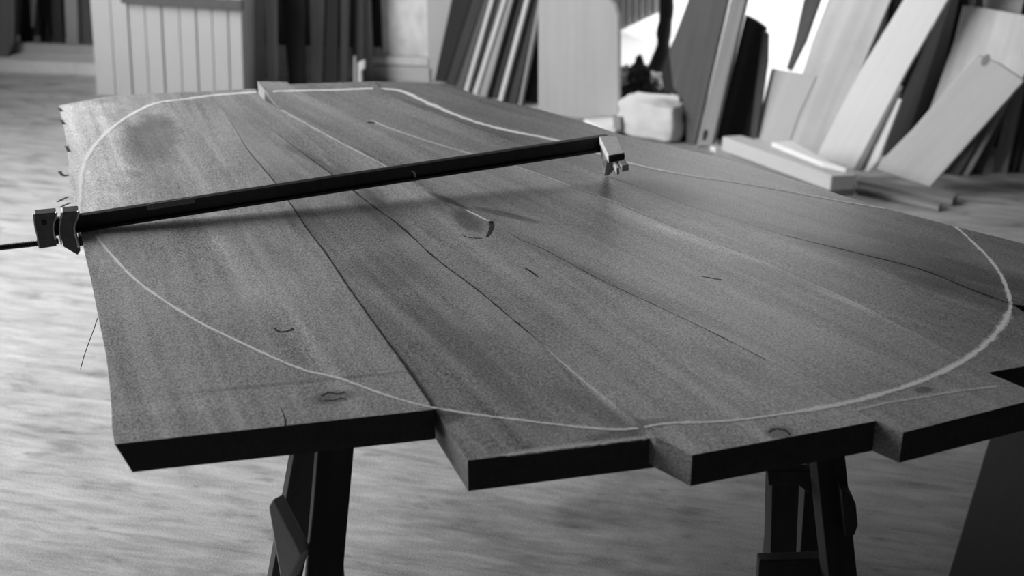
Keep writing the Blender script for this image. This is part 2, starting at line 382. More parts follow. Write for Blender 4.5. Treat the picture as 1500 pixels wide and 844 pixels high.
def smooth(pts, sub=6):
    out = []
    for i in range(len(pts)-1):
        p0 = Vector(pts[max(i-1, 0)]); p1 = Vector(pts[i]); p2 = Vector(pts[i+1]); p3 = Vector(pts[min(i+2, len(pts)-1)])
        for k in range(sub):
            t = k/sub
            out.append(.5*((2*p1)+(p2-p0)*t+(2*p0-5*p1+4*p2-p3)*t*t+(3*p1-p0-3*p2+p3)*t**3))
    out.append(Vector(pts[-1])); return out
def inside(px, py, poly):
    r = False; n = len(poly)
    for i in range(n):
        x1, y1 = poly[i]; x2, y2 = poly[(i+1) % n]
        if (y1 > py) != (y2 > py) and px < (x2-x1)*(py-y1)/(y2-y1)+x1: r = not r
    return r
POLY = [P1, P2, P3, P4, P5, P6]
def which(px, py):
    for i, q in enumerate(POLY):
        if inside(px, py, q): return i
    return -1
def ribbon(name, pts, width, mat, plank_i=None, wj=.25, h=.0004, sub=6, seed=0, lab=None):
    """a mark following pts (pixels of the table plane), split at the seams; each run is a child of the plank it lies on"""
    sp = smooth(pts, sub); runs = []; cur = None
    for k, p in enumerate(sp):
        i = plank_i if plank_i is not None else which(p.x, p.y)
        if i < 0: cur = None; continue
        if cur is None or cur[0] != i:
            last = cur[1][-1:] if cur else []
            cur = (i, list(last)); runs.append(cur)
        cur[1].append((k, p))
    for i, run in runs:
        if len(run) < 2: continue
        bm = bmesh.new(); prev = None; lay = bm.verts.layers.float.new('core')
        wp = [at_z(p.x, p.y, ZT+DZ[i](p.x, p.y)+h) for k, p in run]
        for j, (k, p) in enumerate(run):
            d = wp[min(j+1, len(wp)-1)]-wp[max(j-1, 0)]; d.z = 0; d.normalize(); nn = Vector((-d.y, d.x, 0))
            fr = k/(len(sp)-1); w = width(fr) if callable(width) else width
            w *= 1+wj*noise.noise(Vector((k*.7, seed, 0)))*2
            q = wp[j] + nn*noise.noise(Vector((k*.9, seed+5, 0)))*w*.15
            w *= {'chalk_line': 1.8, 'joint_gap': 1.45}.get(name, 1.15)
            a = bm.verts.new(q+nn*w/2); c = bm.verts.new(q); b = bm.verts.new(q-nn*w/2); c[lay] = 1.0
            if prev: bm.faces.new((prev[0], a, c, prev[2])); bm.faces.new((prev[2], c, b, prev[1]))
            prev = (a, b, c)
        o = mesh_obj(name, bm, mat, PL[i])
        if lab: o['label'] = lab
OUT = [(118,345),(116,318),(117,290),(119,255),(130,225),(155,195),(185,172),(225,152),(270,145),(330,138),(400,134),(480,132),(575,131),(625,150),(680,173),(740,190),(820,207),(920,238),(1000,255),(1100,270),(1230,294),(1310,308),(1385,325),(1420,350),(1455,386),(1472,415),(1480,444),
       (1477,460),(1468,477),(1448,500),(1405,532),(1330,565),(1240,590),(1155,605),(1060,617),(980,620),(900,629),(760,615),(640,598),(570,580),(500,555),(440,540),(360,505),(280,465),(205,415),(165,375),(140,345)]
def ow(f):
    k = f*(len(OUT)-1)
    if k < 3: return .008
    if k < 8: return .009
    if k < 16: return .012
    if k < 20: return .009
    if k < 23: return .006
    if k < 27: return .006
    if k < 29: return .011
    if k < 33: return .009
    return .0052
ribbon('chalk_line', OUT, ow, M_CHALK, lab='white chalk arc of the rounded table outline')
ribbon('chalk_line', [(1255,601),(1300,590),(1360,580),(1410,572),(1460,566)], .006, M_CHALKF)
ribbon('chalk_line', [(412,161),(450,182),(490,204),(530,225),(568,245)], .007, M_CHALKF, 3)
ribbon('chalk_line', [(545,177),(580,191),(640,211),(700,228),(765,247),(830,270),(900,296),(960,320)], lambda f: .008*(1-.4*f), M_CHALKF, 4)
ribbon('chalk_line', [(682,307),(700,316),(722,327)], .005, M_CHALK, 2)
ribbon('chalk_line', [(722,668),(780,661),(850,652),(900,646),(945,641)], lambda f: .009*min(1, f*6), M_CHALKF, 1)
tp = lambda f: min(1, f*5)
ribbon('joint_gap', [(336,174),(345,190),(362,218),(384,245),(405,270),(430,305),(452,338),(478,372),(510,420),(535,455),(560,490),(600,545),(634,596)], lambda f: (.0018+.0022*f)*tp(f), M_SEAM, 0, .25, lab='dark open joint along the plank edge')
ribbon('joint_gap', S_B[3:15], lambda f: (.0045-.0028*f)*tp(f), M_SEAM, 1, .5, lab='dark open joint along the plank edge')
ribbon('joint_gap', [(745,340),(760,350),(800,367),(880,410),(960,447),(1040,485),(1120,526)], .0014, M_SEAM, 2, .6)
ribbon('joint_gap', S_E[6:], lambda f: .0012+.0045*f, M_SEAM, 4, .4)
ribbon('crack', [(719,324),(720,332),(717,341),(713,347)], lambda f: .008*(1.1-f*.6), M_CRACK, 2, .1)
ribbon('crack', [(676,344),(686,348),(700,349),(706,349)], .002, M_CRACK, 2, .3)
ribbon('crack', [(768,392),(778,398),(788,406)], lambda f: .0035*(.4+1.2*f*(1-f)*2), M_CRACK, 2, .1)
ribbon('crack', [(411,597),(415,606),(418,615),(418,624)], lambda f: .001+.0018*f, M_CRACK, 0, .2)
ribbon('crack', [(402,481),(410,486),(420,485),(430,481)], .0028, M_CRACK, 0, .4)
ribbon('knot_mark', [(471,580),(482,575),(494,577),(505,574)], .0022, M_CRACK, 0, .4)
ribbon('knot_mark', [(474,586),(488,586),(500,583),(508,586)], .0016, M_CRACK, 0, .4)
ribbon('knot_mark', [(1126,633),(1136,628),(1150,630),(1158,638)], .0022, M_CRACK, 2, .4)
ribbon('knot_mark', [(539,180),(543,179),(548,180)], .008, M_CRACK, 4, .1)
ribbon('knot_mark', [(1028,405),(1040,407),(1058,410)], .0018, M_CRACK, 3, .5)
for q in ([(86,158),(91,163)], [(90,176),(94,182)], [(97,214),(101,222)], [(87,251),(94,258),(101,256)], [(84,296),(92,292),(100,288)], [(88,304),(96,300),(104,297)]):
    ribbon('bark_fleck', q, .006, M_CRACK, 0, .3)

# ------------------------------------------------------------------ sawhorses
def leg_obj(a, b, w, d, parent, name='leg', mat=None, xdir=None):
    ax = (b-a); L = ax.length; ax.normalize()
    x = (xdir or Vector((.97, .24, 0))); x = (x-ax*x.dot(ax)).normalized(); y = ax.cross(x)
    m = frame(a, x, ax, x.cross(ax))
    bm = bmesh.new(); box(bm, (-w/2, 0, -d/2), (w/2, L, d/2))
    return mesh_obj(name, bm, mat or M_HORSE, parent, m, bevel=.002)
def foot(a, b):   # continue line a->b to the floor
    t = a.z/(a.z-b.z); return a+(b-a)*t
def horse(ends, ztop, label, legpx=None, near=False):
    p, q = ends; d = (q-p).normalized()
    r = empty('sawhorse', (p+q)/2*Vector((1,1,0)) if False else Vector(((p.x+q.x)/2, (p.y+q.y)/2, 0)), math.atan2(d.y, d.x))
    n = Vector((-d.y, d.x, 0))
    m = frame(Vector((p.x, p.y, ztop-.09)), n, d, Vector((0, 0, 1)))
    bm = bmesh.new(); box(bm, (-.022, 0, 0), (.022, (q-p).length, .09))
    mesh_obj('beam', bm, M_HORSE, r, m, bevel=.002)
    tag(r, label, 'sawhorse')
    return r, d, n
beam_top = ZT-TH-.012
# near sawhorse: hidden beam, legs seen below the plank ends
A = Vector((-.29, 1.76, 0)); B = Vector((.50, 1.98, 0))
hr, hd, hn = horse((A, B), beam_top, 'rough sawhorse coloured dark for shade under the near plank ends, its legs splayed')
def leg_px(tp, bp, yt, yb, w, d, nm='leg', xdir=None):
    a = at_y(*tp, yt); b = at_y(*bp, yb); dirv = (b-a)
    top = a - dirv*((beam_top-.01-a.z)/(-dirv.z)) if dirv.z < 0 else a
    top = a + dirv*((beam_top-.01-a.z)/dirv.z)
    ft = a + dirv*((0-a.z)/dirv.z)
    return leg_obj(top, ft, w, d, hr, nm, xdir=xdir)
leg_px((490, 655), (474, 844), 1.62, 1.585, .047, .03)
leg_px((453, 655), (417, 844), 1.745, 1.80, .047, .03)
leg_px((1146, 700), (1142, 830), 1.93, 1.99, .046, .03)
leg_px((1214, 700), (1229, 844), 1.81, 1.78, .046, .03)
# short cleat nailed across the left legs
def prism_px(name, pts, y, thick, mat, parent=None, bevel=.002, lab=None, nrm=Vector((0, -1, 0))):
    p0 = at_y(*pts[0], y)
    P = [on_plane(a, b, p0, nrm) for a, b in pts]
    bm = bmesh.new(); c = P[0]; x = (P[1]-P[0]).normalized(); z = nrm; yv = z.cross(x)
    m = frame(c, x, yv, z); mi = m.inverted()
    prism(bm, [mi @ v for v in P], Vector((0, 0, -thick)))
    o = mesh_obj(name, bm, mat, parent, m, bevel=bevel)
    if lab: o['label'] = lab
    return o
cn = Vector((-.75, -.6, .25)).normalized()
prism_px('cleat', [(393,742),(400,731),(441,812),(424,850),(411,850)], 1.60, .022, M_PALE, hr, .002, 'short weathered offcut nailed across the legs', Vector((-.5, -.85, .15)).normalized())
# gusset and stretcher of the right-hand legs
prism_px('gusset', [(1124,690),(1236,690),(1238,706),(1196,722),(1187,725),(1168,710),(1126,712)], 1.83, .02, M_HORSE, hr)
prism_px('stretcher', [(1112,822),(1250,818),(1254,860),(1110,860)], 1.80, .022, M_HORSE, hr)
prism_px('block', [(1232,718),(1248,728),(1254,740),(1257,770),(1252,785),(1238,787)], 1.765, .03, M_HORSE, hr)
# far sawhorse: only the end of its beam shows past the left edge
A2 = Vector((-.615, 2.0, 0)); B2 = A2+Vector((.97, .22, 0)).normalized()*1.205
hr2, hd2, hn2 = horse((A2, B2), beam_top, 'second sawhorse deeper under the table, shade-darkened beam end peeking out left')
for s in (.30, 1.175):
    for k in (-1, 1):
        t = A2+hd2*s+Vector((0, 0, beam_top-.02))+hn2*k*.035
        b_ = Vector((t.x, t.y+k*.07, 0))
        leg_obj(t, b_, .045, .03, hr2)
w_ = bmesh.new()
wp = [at_y(143, 466, 1.97), at_y(137, 484, 1.96), at_y(129, 505, 1.95), at_y(123, 522, 1.95), at_y(118, 541, 1.95)]
tube(w_, wp, .0007, 6)
mesh_obj('loose_wire', w_, M_GROOVE, hr2)['label'] = 'thin dark wire hanging from the beam end'

# ------------------------------------------------------------------ sash clamp lying across the planks
L0 = at_z(120, 335, ZT+.0045)
R0 = at_z(885, 258, ZT)                     # where the head's foot touches
d = (Vector((R0.x, R0.y, ZT+.052))-Vector((L0.x, L0.y, ZT+.0045)))
R1 = Vector((R0.x, R0.y, ZT+.052))
cu = (R1-L0).normalized(); cv = Vector((cu.y, -cu.x, 0)).normalized(); cw = cv.cross(cu)*-1
if cw.z < 0: cw = -cw
cl = empty('sash_clamp', L0, math.atan2(cu.y, cu.x))
tag(cl, 'long black steel sash clamp lying across the table planks', 'clamp')
mC = frame(L0, cu, cv*-1, cw)                # local x along bar, y away from camera, z up
def cp(px, py, off=0):                      # pixel -> (u,w) on the bar's front face
    q = on_plane(px, py, L0+cv*off, cv) - L0
    return q.dot(cu), q.dot(cw)
LB = cp(884, 230)[0]
print('bar length', LB, 'top L', cp(120, 309), 'bot L', cp(120, 334), 'top R', cp(872, 208), 'bot R', cp(875, 229), cp(50,360), cp(83,360), cp(118,372))
bh = (cp(120, 309)[1]+cp(870, 208.5)[1])/2
bm = bmesh.new(); u_s = cp(52, 330)[0]
box(bm, (u_s, 0, 0), (LB+.01, .007, bh)); box(bm, (u_s, -.006, -.004), (LB+.01, .013, .001)) ; box(bm, (u_s, -.003, bh-.003), (LB+.01, .010, bh+.001))
mesh_obj('bar', bm, M_STEEL, cl, mC, bevel=.0008)
# printed label strip on the bar
a = cp(215, 303); b = cp(286, 302)
bm = bmesh.new(); box(bm, (a[0], -.0045, a[1]-.0045), (b[0], -.0032, a[1]+.0055)); 
lb = mesh_obj('label_strip', bm, M_LABEL, cl, mC); lb['label'] = 'faded grey printed strip'
bm = bmesh.new(); x = a[0]+.002; rr = random.Random(3)
while x < b[0]-.004:
    w = rr.choice((.0012, .002, .0028)); 
    if rr.random() > .18: box(bm, (x, -.0049, a[1]-.001+rr.uniform(-.0005, .0005)), (x+w, -.0044, a[1]+.003))
    x += w+.0012
mesh_obj('embossing', bm, M_STEEL2, lb, mC)
# white paint tick on the bar
a = cp(606, 250); bm = bmesh.new()
pts = [cp(602, 249), cp(606, 252), cp(608, 258), cp(607, 265)]
pr = None
for (u, w_) in pts:
    v1 = bm.verts.new((u-.0016, -.0033, w_)); v2 = bm.verts.new((u+.0018, -.0033, w_))
    if pr: bm.faces.new((pr[0], v1, v2, pr[1]))
    pr = (v1, v2)
mesh_obj('paint_tick', bm, M_TICK, cl, mC)['label'] = 'white paint tick'
def clamp_prism(name, pts, off, depth, mat, bevel=.0015, parent=None):
    P = [cp(x, y, off) for x, y in pts]
    bm = bmesh.new(); prism(bm, [Vector((u, -off, w)) for u, w in P], Vector((0, depth, 0)))
    return mesh_obj(name, bm, mat, parent or cl, mC, bevel=bevel)
# left end: fixed screw block and sliding jaw, pressed-steel channels round the bar
blk = clamp_prism('screw_block', [(50,314),(82,311),(80,327),(78,340),(82,350),(83,361),(57,365),(53,345)], .012, .022, M_STEEL2)
jaw = clamp_prism('sliding_jaw', [(91,311),(115,309),(113,325),(111,335),(114,352),(118,366),(114,374),(93,362),(88,345),(87,333),(88,322)], .014, .026, M_STEEL2)
def rim(pts, off, parent, r=.0013, nm='rim', mat=None):
    P = [cp(x, y, off) for x, y in pts]; bm = bmesh.new()
    sp = smooth([(u, -off-.0006, w) for u, w in P], 4)
    tube(bm, [Vector(p) for p in sp], r, 8)
    mesh_obj(nm, bm, mat or M_EDGE, parent, mC, smooth=True)
rim([(49,313),(50,322),(52,335),(55,348),(57,362)], .012, blk)
rim([(83,311),(82,318),(79,326),(78,334),(79,342),(81,350)], .012, blk, .0016)
rim([(91,311),(90,318),(88,325),(87,335),(88,348),(90,358)], .014, jaw, .0012)
rim([(115,309),(114,317),(111,325),(109,332),(110,342),(113,352),(115,362)], .014, jaw, .0019)
bm = bmesh.new(); c_ = cp(65, 326, .012)
bmesh.ops.create_cone(bm, cap_ends=True, segments=20, radius1=.0042, radius2=.0042, depth=.003, matrix=Matrix.Translation((c_[0], -.0125, c_[1])) @ Matrix.Rotation(math.pi/2, 4, 'X'))
mesh_obj('pin', bm, M_STEEL, blk, mC)
bm = bmesh.new(); c1 = cp(112, 372, .014); c2 = cp(119, 352, .014)
tube(bm, [Vector((c1[0], .004, c1[1])), Vector((c1[0]+.004, .004, c1[1]-.004))], .004, 10); box(bm, (c2[0]-.004, -.008, c2[1]-.012), (c2[0]+.002, .02, c2[1]+.004))
mesh_obj('jaw_pad', bm, M_STEEL, jaw, mC)
# threaded spindle running out of frame to the left
s0 = cp(86, 355, 0); s1 = cp(-60, 371, 0); bm = bmesh.new()
N = 900; ang = 26; r0, r1 = .0044, .0056
A_ = Vector((s0[0], .006, s0[1])); B_ = Vector((s1[0], .006, s1[1])); L = (B_-A_).length; dx = (B_-A_)/L
pitch = .0026; seg = 12; steps = int(L/pitch*4); e1 = dx.orthogonal().normalized(); e2 = dx.cross(e1); rings = []
for i in range(steps+1):
    row = []
    for k in range(seg):
        th = 2*math.pi*k/seg; ph = (i/4-k/seg) % 1; rr_ = r0+(r1-r0)*(1-abs(2*ph-1))
        row.append(bm.verts.new(A_+dx*(i*pitch/4)+(e1*math.cos(th)+e2*math.sin(th))*rr_))
    rings.append(row)
for u, v in zip(rings, rings[1:]):
    for k in range(seg): bm.faces.new((u[k], u[(k+1) % seg], v[(k+1) % seg], v[k]))
bm.faces.new(rings[0]); bm.faces.new(rings[-1])
mesh_obj('threaded_spindle', bm, M_STEEL, cl, mC)
bm = bmesh.new(); tube(bm, [B_+dx*.02+Vector((0, 0, .09)), B_+dx*.02-Vector((0, 0, .09))], .006, 10); tube(bm, [B_-dx*.01, B_+dx*.035], .012, 14)
mesh_obj('tommy_bar', bm, M_STEEL2, cl, mC)
# right end: cast head with sloping top, lug below and two small pins
q0 = cp(885, 257)[0]
tp = [(877,200),(902,198),(913,224),(893,229),(884,210)]
hd_ = bmesh.new()
# cross-section (side outline on the bar's front face) extruded across
z_foot = -((ZT+.052)-ZT)
def P3(px, py, h):                      # pixel at height h above the table, in clamp coordinates
    return mC.inverted() @ at_z(px, py, ZT+h)
h1 = bh+.052+.004
t4 = [P3(878,200,h1+.004), P3(903,198,h1+.004), P3(913,224,h1-.002), P3(891,228,h1-.002)]
t4b = [p.copy() for p in t4]
bm = bmesh.new(); prism(bm, t4, Vector((0, 0, -.014)))
hd = mesh_obj('head_casting', bm, M_CAST, cl, mC, bevel=.0012); hd['label'] = 'bright worn cast head'
f4 = [P3(876,212,h1-.012), P3(880,205,h1-.01), P3(893,243,.022), P3(885,258,.0012)]
bm = bmesh.new()
prism(bm, [P3(878,203,h1-.008), P3(891,229,h1-.012), P3(896,245,.028), P3(885,258,.0008), P3(881,240,.03)], (P3(913,226,h1-.012)-P3(891,229,h1-.012))*.35)
mesh_obj('head_plate', bm, M_CAST2, cl, mC, bevel=.001)
bm = bmesh.new(); prism(bm, [P3(890,227,h1-.004), P3(915,222,h1-.004), P3(915,225.5,h1-.004), P3(892,231,h1-.004)], Vector((0, 0, -.010)))
mesh_obj('head_lip', bm, M_STEEL, cl, mC, bevel=.0006)
def lug(pts, hh, dz, nm):
    bm = bmesh.new(); prism(bm, [P3(x, y, hh) for x, y in pts], Vector((0, 0, -dz)))
    mesh_obj(nm, bm, M_CAST, cl, mC, bevel=.0008)
lug([(902,229),(911,227),(921,241),(911,243)], .055, .011, 'lug')
lug([(896,230),(900,229),(907,245),(903,246)], .05, .013, 'lug')

# ------------------------------------------------------------------ leaning boards
NORM_R = rwn.copy()
def lean(name, pts, foot, tilt, thick, mat, grain, label, cat='board', group=None, nrm=None, z0=0, push=0, bevel=.0025, side=0, kind=None):
    """a real board: front-face outline seen at pts, standing on the floor at foot, leaning back by tilt degrees"""
    h = (nrm or NORM_R).normalized(); t = math.radians(tilt)
    if side: h = (Matrix.Rotation(math.radians(side), 3, 'Z') @ h)
    n = (h*math.cos(t)+Vector((0, 0, 1))*math.sin(t)).normalized()
    p0 = at_z(*foot, z0) - h*push
    P = [on_plane(a, b, p0, n) for a, b in pts]
    Q = []
    for i in range(len(P)):
        a, b = P[i-1], P[i]
        if (a.z >= .001) != (b.z >= .001): Q.append(a+(b-a)*((.001-a.z)/(b.z-a.z)))
        if b.z >= .001: Q.append(b)
    P = Q
    g = on_plane(*grain[0], p0, n)-on_plane(*grain[1], p0, n); yv = -g.normalized()
    if yv.z < 0: yv = -yv
    xv = yv.cross(n).normalized()
    o0 = min(P, key=lambda v: v.z)
    m = frame(o0, xv, yv, n); mi = m.inverted()
    bm = bmesh.new(); L = [mi @ v for v in P]; prism(bm, L, Vector((0, 0, -thick)))
    o = mesh_obj(name, bm, mat, mtx=m, bevel=bevel)
    print('%-16s zmin %.3f zmax %.2f  %s' % (name, min(v.z for v in P), max(v.z for v in P), label[:40]))
    tag(o, label, cat, group, kind); return o
NB = bwn
G1 = 'old boards leaning in the back left corner'
# left background
lean('leaning_board', [(0,-60),(22,-60),(20,60),(8,90),(0,95),(-30,95),(-30,-60)], (0,100), 6, .03, M_DGREY, ((0,0),(0,90)), 'grey curved board end at the far left border', group=G1, nrm=NB)
lean('leaning_board', [(34,-60),(52,-60),(47,60),(40,84),(28,84)], (35,86), 8, .02, M_BLACK, ((40,0),(35,80)), 'black slanting board second from the left border', group=G1, nrm=NB)
lean('leaning_board', [(38,-60),(56,-60),(48,40),(46,40)], (47,84), 8, .02, M_MID, ((45,0),(47,60)), 'short grey wedge between two black boards at far left', group=G1, nrm=NB, push=-.05, z0=0)
lean('leaning_board', [(52,-60),(68,-60),(73,74),(60,76)], (66,78), 8, .02, M_DARK, ((60,0),(66,70)), 'dark narrow board left of the pale post', group=G1, nrm=NB)
lean('leaning_board', [(69,-60),(86,-60),(94,73),(78,75)], (86,78), 8, .02, M_DARK, ((77,0),(86,70)), 'dark board touching the pale post', group=G1, nrm=NB)
lean('upright_post', [(92,-60),(111,-60),(115,75),(97,75)], (105,80), 1, .04, M_PAINT2, ((100,0),(106,70)), 'pale upright post left of the grooved cabinet', 'post', nrm=NB)
lean('leaning_board', [(112,-60),(137,-60),(139,76),(116,76)], (126,80), 1, .03, M_DGREY, ((125,0),(126,70)), 'dull grey board between pale post and grooved cabinet', group=G1, nrm=NB, push=.02)
# white-boarded cabinet
cabn = Vector((-.06, -1, 0)).normalized()
cbl = at_z(143, 152, 0); cd = Vector((1, -.06, 0)).normalized()
cbr = on_plane(357, 145, cbl, cabn)
cw_ = (cbr-cbl).dot(cd); print('cabinet w', cw_)
mCab = Matrix.Translation((0, 0, .025)) @ frame(cbl, cd, -cabn, Vector((0, 0, 1))) @ Matrix.Rotation(.05, 4, 'Y')
cz = on_plane(250, 8, cbl, cabn).z; print('cab rail z', cz)
cab = empty('grooved_cabinet', (cbl+cbr)/2, math.atan2(cd.y, cd.x))
cab.location.z = 0
bpy.context.view_layer.update()
tag(cab, 'pale cabinet faced with vertical grooved boards, behind the table', 'cabinet')
top_z = cz+.10
bm = bmesh.new(); box(bm, (.0, .014, 0), (cw_, .40, top_z)); mesh_obj('carcass', bm, M_PAINT2, cab, mCab, bevel=.003)
edges_px = [143,168,193,217,241,266,290,313,336,357]
us = [(on_plane(x, 125, cbl, cabn)-cbl).dot(cd) for x in edges_px]; us[0] = 0.0; us[-1] = cw_
wide = {2: .0055, 4: .0055, 6: .0045, 8: .004}
for k in range(len(us)-1):
    g0 = wide.get(k, .0018)/2; g1 = wide.get(k+1, .0018)/2
    boxobj('facing_board', (us[k]+g0+.0005, 0, .01), (us[k+1]-g1-.0005, .0135, top_z-.001), M_PAINT, cab, mCab, bevel=.0012)
ct = boxobj('top_rail', (.13, -.03, cz-.006), (cw_+.01, -.001, cz+.03), M_DGREY, cab, mCab, bevel=.003)
boxobj('worktop', (-.02, -.05, top_z), (cw_+.03, .45, top_z+.03), M_PAINT, cab, mCab, bevel=.004)
# dark bay right of the cabinet: shelving / timber rack with black boards
G2 = 'dark upright boards in the bay right of the cabinet'
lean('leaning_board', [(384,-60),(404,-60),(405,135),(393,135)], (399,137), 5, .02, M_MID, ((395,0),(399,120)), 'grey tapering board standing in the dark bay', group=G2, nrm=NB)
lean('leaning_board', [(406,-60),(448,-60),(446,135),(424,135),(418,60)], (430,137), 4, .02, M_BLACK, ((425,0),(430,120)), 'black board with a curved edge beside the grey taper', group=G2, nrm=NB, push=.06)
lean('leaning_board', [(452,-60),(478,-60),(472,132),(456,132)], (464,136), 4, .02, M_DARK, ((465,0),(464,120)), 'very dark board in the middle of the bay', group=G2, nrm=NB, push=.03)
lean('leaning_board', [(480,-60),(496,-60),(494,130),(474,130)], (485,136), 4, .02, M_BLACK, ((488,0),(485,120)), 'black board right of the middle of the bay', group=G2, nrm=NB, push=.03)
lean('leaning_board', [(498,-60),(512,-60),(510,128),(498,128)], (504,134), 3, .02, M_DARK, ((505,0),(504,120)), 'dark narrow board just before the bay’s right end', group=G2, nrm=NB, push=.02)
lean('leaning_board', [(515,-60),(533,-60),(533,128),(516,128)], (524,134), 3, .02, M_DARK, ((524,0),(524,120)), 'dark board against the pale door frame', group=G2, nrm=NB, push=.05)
lean('offcut', [(517,82),(521,82),(521,122),(517,122)], (519,128), 3, .02, M_PALE, ((519,80),(519,120)), 'thin pale offcut standing at the bay’s right end', 'offcut', nrm=NB, push=-.02)
lean('offcut', [(524,92),(534,88),(534,100),(529,104),(530,122),(524,122)], (528,129), 3, .02, M_PALE, ((529,90),(529,120)), 'small notched pale offcut against the door frame', 'offcut', nrm=NB, push=-.02)
# panelled door in the back wall
dn = bwn
dP = at_z(600, 117, 0)
def dpt(px, py): q = on_plane(px, py, dP, dn)-dP; return q.dot(bwd), q.z
mD = frame(dP, bwd, -dn, Vector((0, 0, 1)))
door = empty('door_2', dP, math.atan2(bwd.y, bwd.x)); door['kind'] = 'structure'
def dbox(nm, x0, x1, yt, yb, y0, y1, mat):
    ua = dpt(x0, 60)[0]; ub = dpt(x1, 60)[0]; zt = dpt((x0+x1)/2, yt)[1]; zb = max(0.0, dpt((x0+x1)/2, yb)[1])
    return boxobj(nm, (ua, y0, zb), (ub, y1, zt), mat, door, mD, bevel=.003)
dbox('stile', 535, 546, -300, 116, -.03, .01, M_PAINT)
dbox('glazing_slot', 547, 559, -300, 68, -.005, .01, M_BLACK)
dbox('lock_block', 547, 556, 68, 82, -.02, .01, M_PAINT2)
dbox('panel', 560, 627, -300, 82, -.002, .01, M_STAIN)
dbox('rail', 546, 628, 82, 94, -.02, .01, M_PALE)
dbox('rail', 546, 630, 95.5, 117, -.025, .01, M_PAINT)
dbox('stile', 627, 668, -300, 118, -.015, .01, M_PAINT)
# stack of narrow boards leaning right; dark strips painted for the shaded gaps
G3 = 'narrow boards leaning in a stack left of the tall pale panel'
st = [ # (x0,x1 at y=0),(x0,x1 at bottom,y bottom), mat, label
 (661,690,636,652,118,M_BLACK,'black board at the left end of the leaning stack',0),
 (691,708,652,665,124,M_DARK,'dark board second in the leaning stack',.02),
 (709,716,667,678,130,M_DGREY,'grey strip third in the leaning stack',.03),
 (717,722,679,684,133,M_PALE,'thin pale batten, left of a close pair in the stack',.0),
 (723,734,685,691,135,M_DGREY,'dark strip between the two thin pale battens',.03),  # dark strip stands in for the shaded gap between the battens
 (735,741,692,698,137,M_PALE,'thin pale batten, right of a close pair in the stack',.0),
 (742,751,699,712,140,M_MID,'mid grey board right of the paired pale battens',.02),
 (752,766,713,727,144,M_DARK,'dark board before the middle pale batten',.06),  # dark strip standing in for a shaded gap
 (768,774,729,735,147,M_PALE,'lone pale batten in the middle of the dark boards',.0),
 (775,789,736,756,151,M_DARK,'dark board after the lone pale batten',.04)]  # dark strip standing in for a shaded gap
for (a0,a1,b0,b1,yb,mt,lb_,ps) in st:
    k = 60/yb
    lean('leaning_batten' if a1-a0 < 8 else 'leaning_board', [(a0+(a0-b0)*k,-60),(a1+(a1-b1)*k,-60),(b1,yb+2),(b0,yb)], ((b0+b1)/2, yb+8), 10, .02, mt, (((a0+a1)/2,0),((b0+b1)/2,yb)), lb_, group=G3, push=ps)
lean('leaning_batten', [(800,-60),(804,-60),(762,158),(758,158)], (760,163), 10, .02, M_MID, ((790,0),(760,150)), 'thin grey batten rightmost of the leaning stack', group=G3, push=.05)
lean('leaning_board', [(806,-60),(830,-60),(800,160),(763,160)], (775,165), 10, .02, M_BLACK, ((800,0),(780,150)), 'black board behind the tall pale panel’s left edge', group=G3, push=.12)  # black strip standing in for the shaded gap behind the panel
# tall pale panel
lean('tall_panel', [(789,-120),(880,-120),(893,0),(900,8),(905,24),(906,60),(906,169),(855,174),(788,174)], (855,176), 3, .022, M_PANEL, ((848,0),(848,150)), 'tall pale smooth panel with a clipped top corner', 'panel')
# clutter in the doorway
def blob(name, px, py, y, r, mat, label, cat, sc=(1,1,1), amp=.35, seed=0, freq=9, sub=4, cuboid=False):
    c = at_y(px, py, y); bm = bmesh.new()
    if cuboid:
        bmesh.ops.create_cube(bm, size=1.5); bmesh.ops.subdivide_edges(bm, edges=bm.edges[:], cuts=14, use_grid_fill=True)
        for v in bm.verts: v.co = v.co.lerp(v.co.normalized()*1.0, .28)
    else: bmesh.ops.create_icosphere(bm, subdivisions=sub, radius=1)
    for v in bm.verts:
        n = noise.fractal(v.co*freq*.15+Vector((seed, 0, 0)), 1, 2, 4)
        v.co = v.co*(1+amp*n); v.co = Vector((v.co.x*sc[0], v.co.y*sc[1], v.co.z*sc[2]))*r
    m = Matrix.Translation(c) @ Matrix.Rotation(math.atan2(rwd.y, rwd.x), 4, 'Z')
    lo = min(v.co.z for v in bm.verts)
    if c.z+lo < 0: m = Matrix.Translation((0, 0, -(c.z+lo))) @ m
    print(name, 'low z', c.z+lo, label[:30])
    o = mesh_obj(name, bm, mat, mtx=m, smooth=True); tag(o, label, cat); return o
blob('pale_block', 957, 180, 5.06, .12, M_SACK, 'pale rough-surfaced block with rounded corners on the floor', 'block', (1.30,.8,.72), .10, 3, 10, cuboid=True)
blob('crumpled_rag', 912, 112, 5.35, .055, M_CLOTHG, 'grey crumpled rag beside the tall pale panel', 'rag', (1,.8,.7), .5, 8, 14)
blob('dark_rag', 933, 118, 5.33, .05, M_CLOTH, 'black crumpled lump heaped in the bright doorway', 'rag', (.9,.8,1.2), .7, 2, 16)
blob('dark_rag', 920, 140, 5.3, .06, M_CLOTH, 'dark flattened lump behind the pale block', 'rag', (1.3,.8,.45), .6, 5, 14)
blob('dark_rag', 948, 132, 5.3, .04, M_CLOTH, 'small black knob-ended lump above the pale block', 'rag', (.9,.8,.9), .7, 11, 18)
blob('crumpled_bundle', 955, 118, 5.42, .055, M_SACK, 'small white crumpled bundle behind the black lumps', 'bundle', (1,.8,.6), .4, 21, 12)
lean('small_block', [(898,172),(909,172),(909,194),(898,192)], (903,200), 0, .05, M_MID, ((903,170),(903,190)), 'small grey block between tall panel and pale block', 'block')
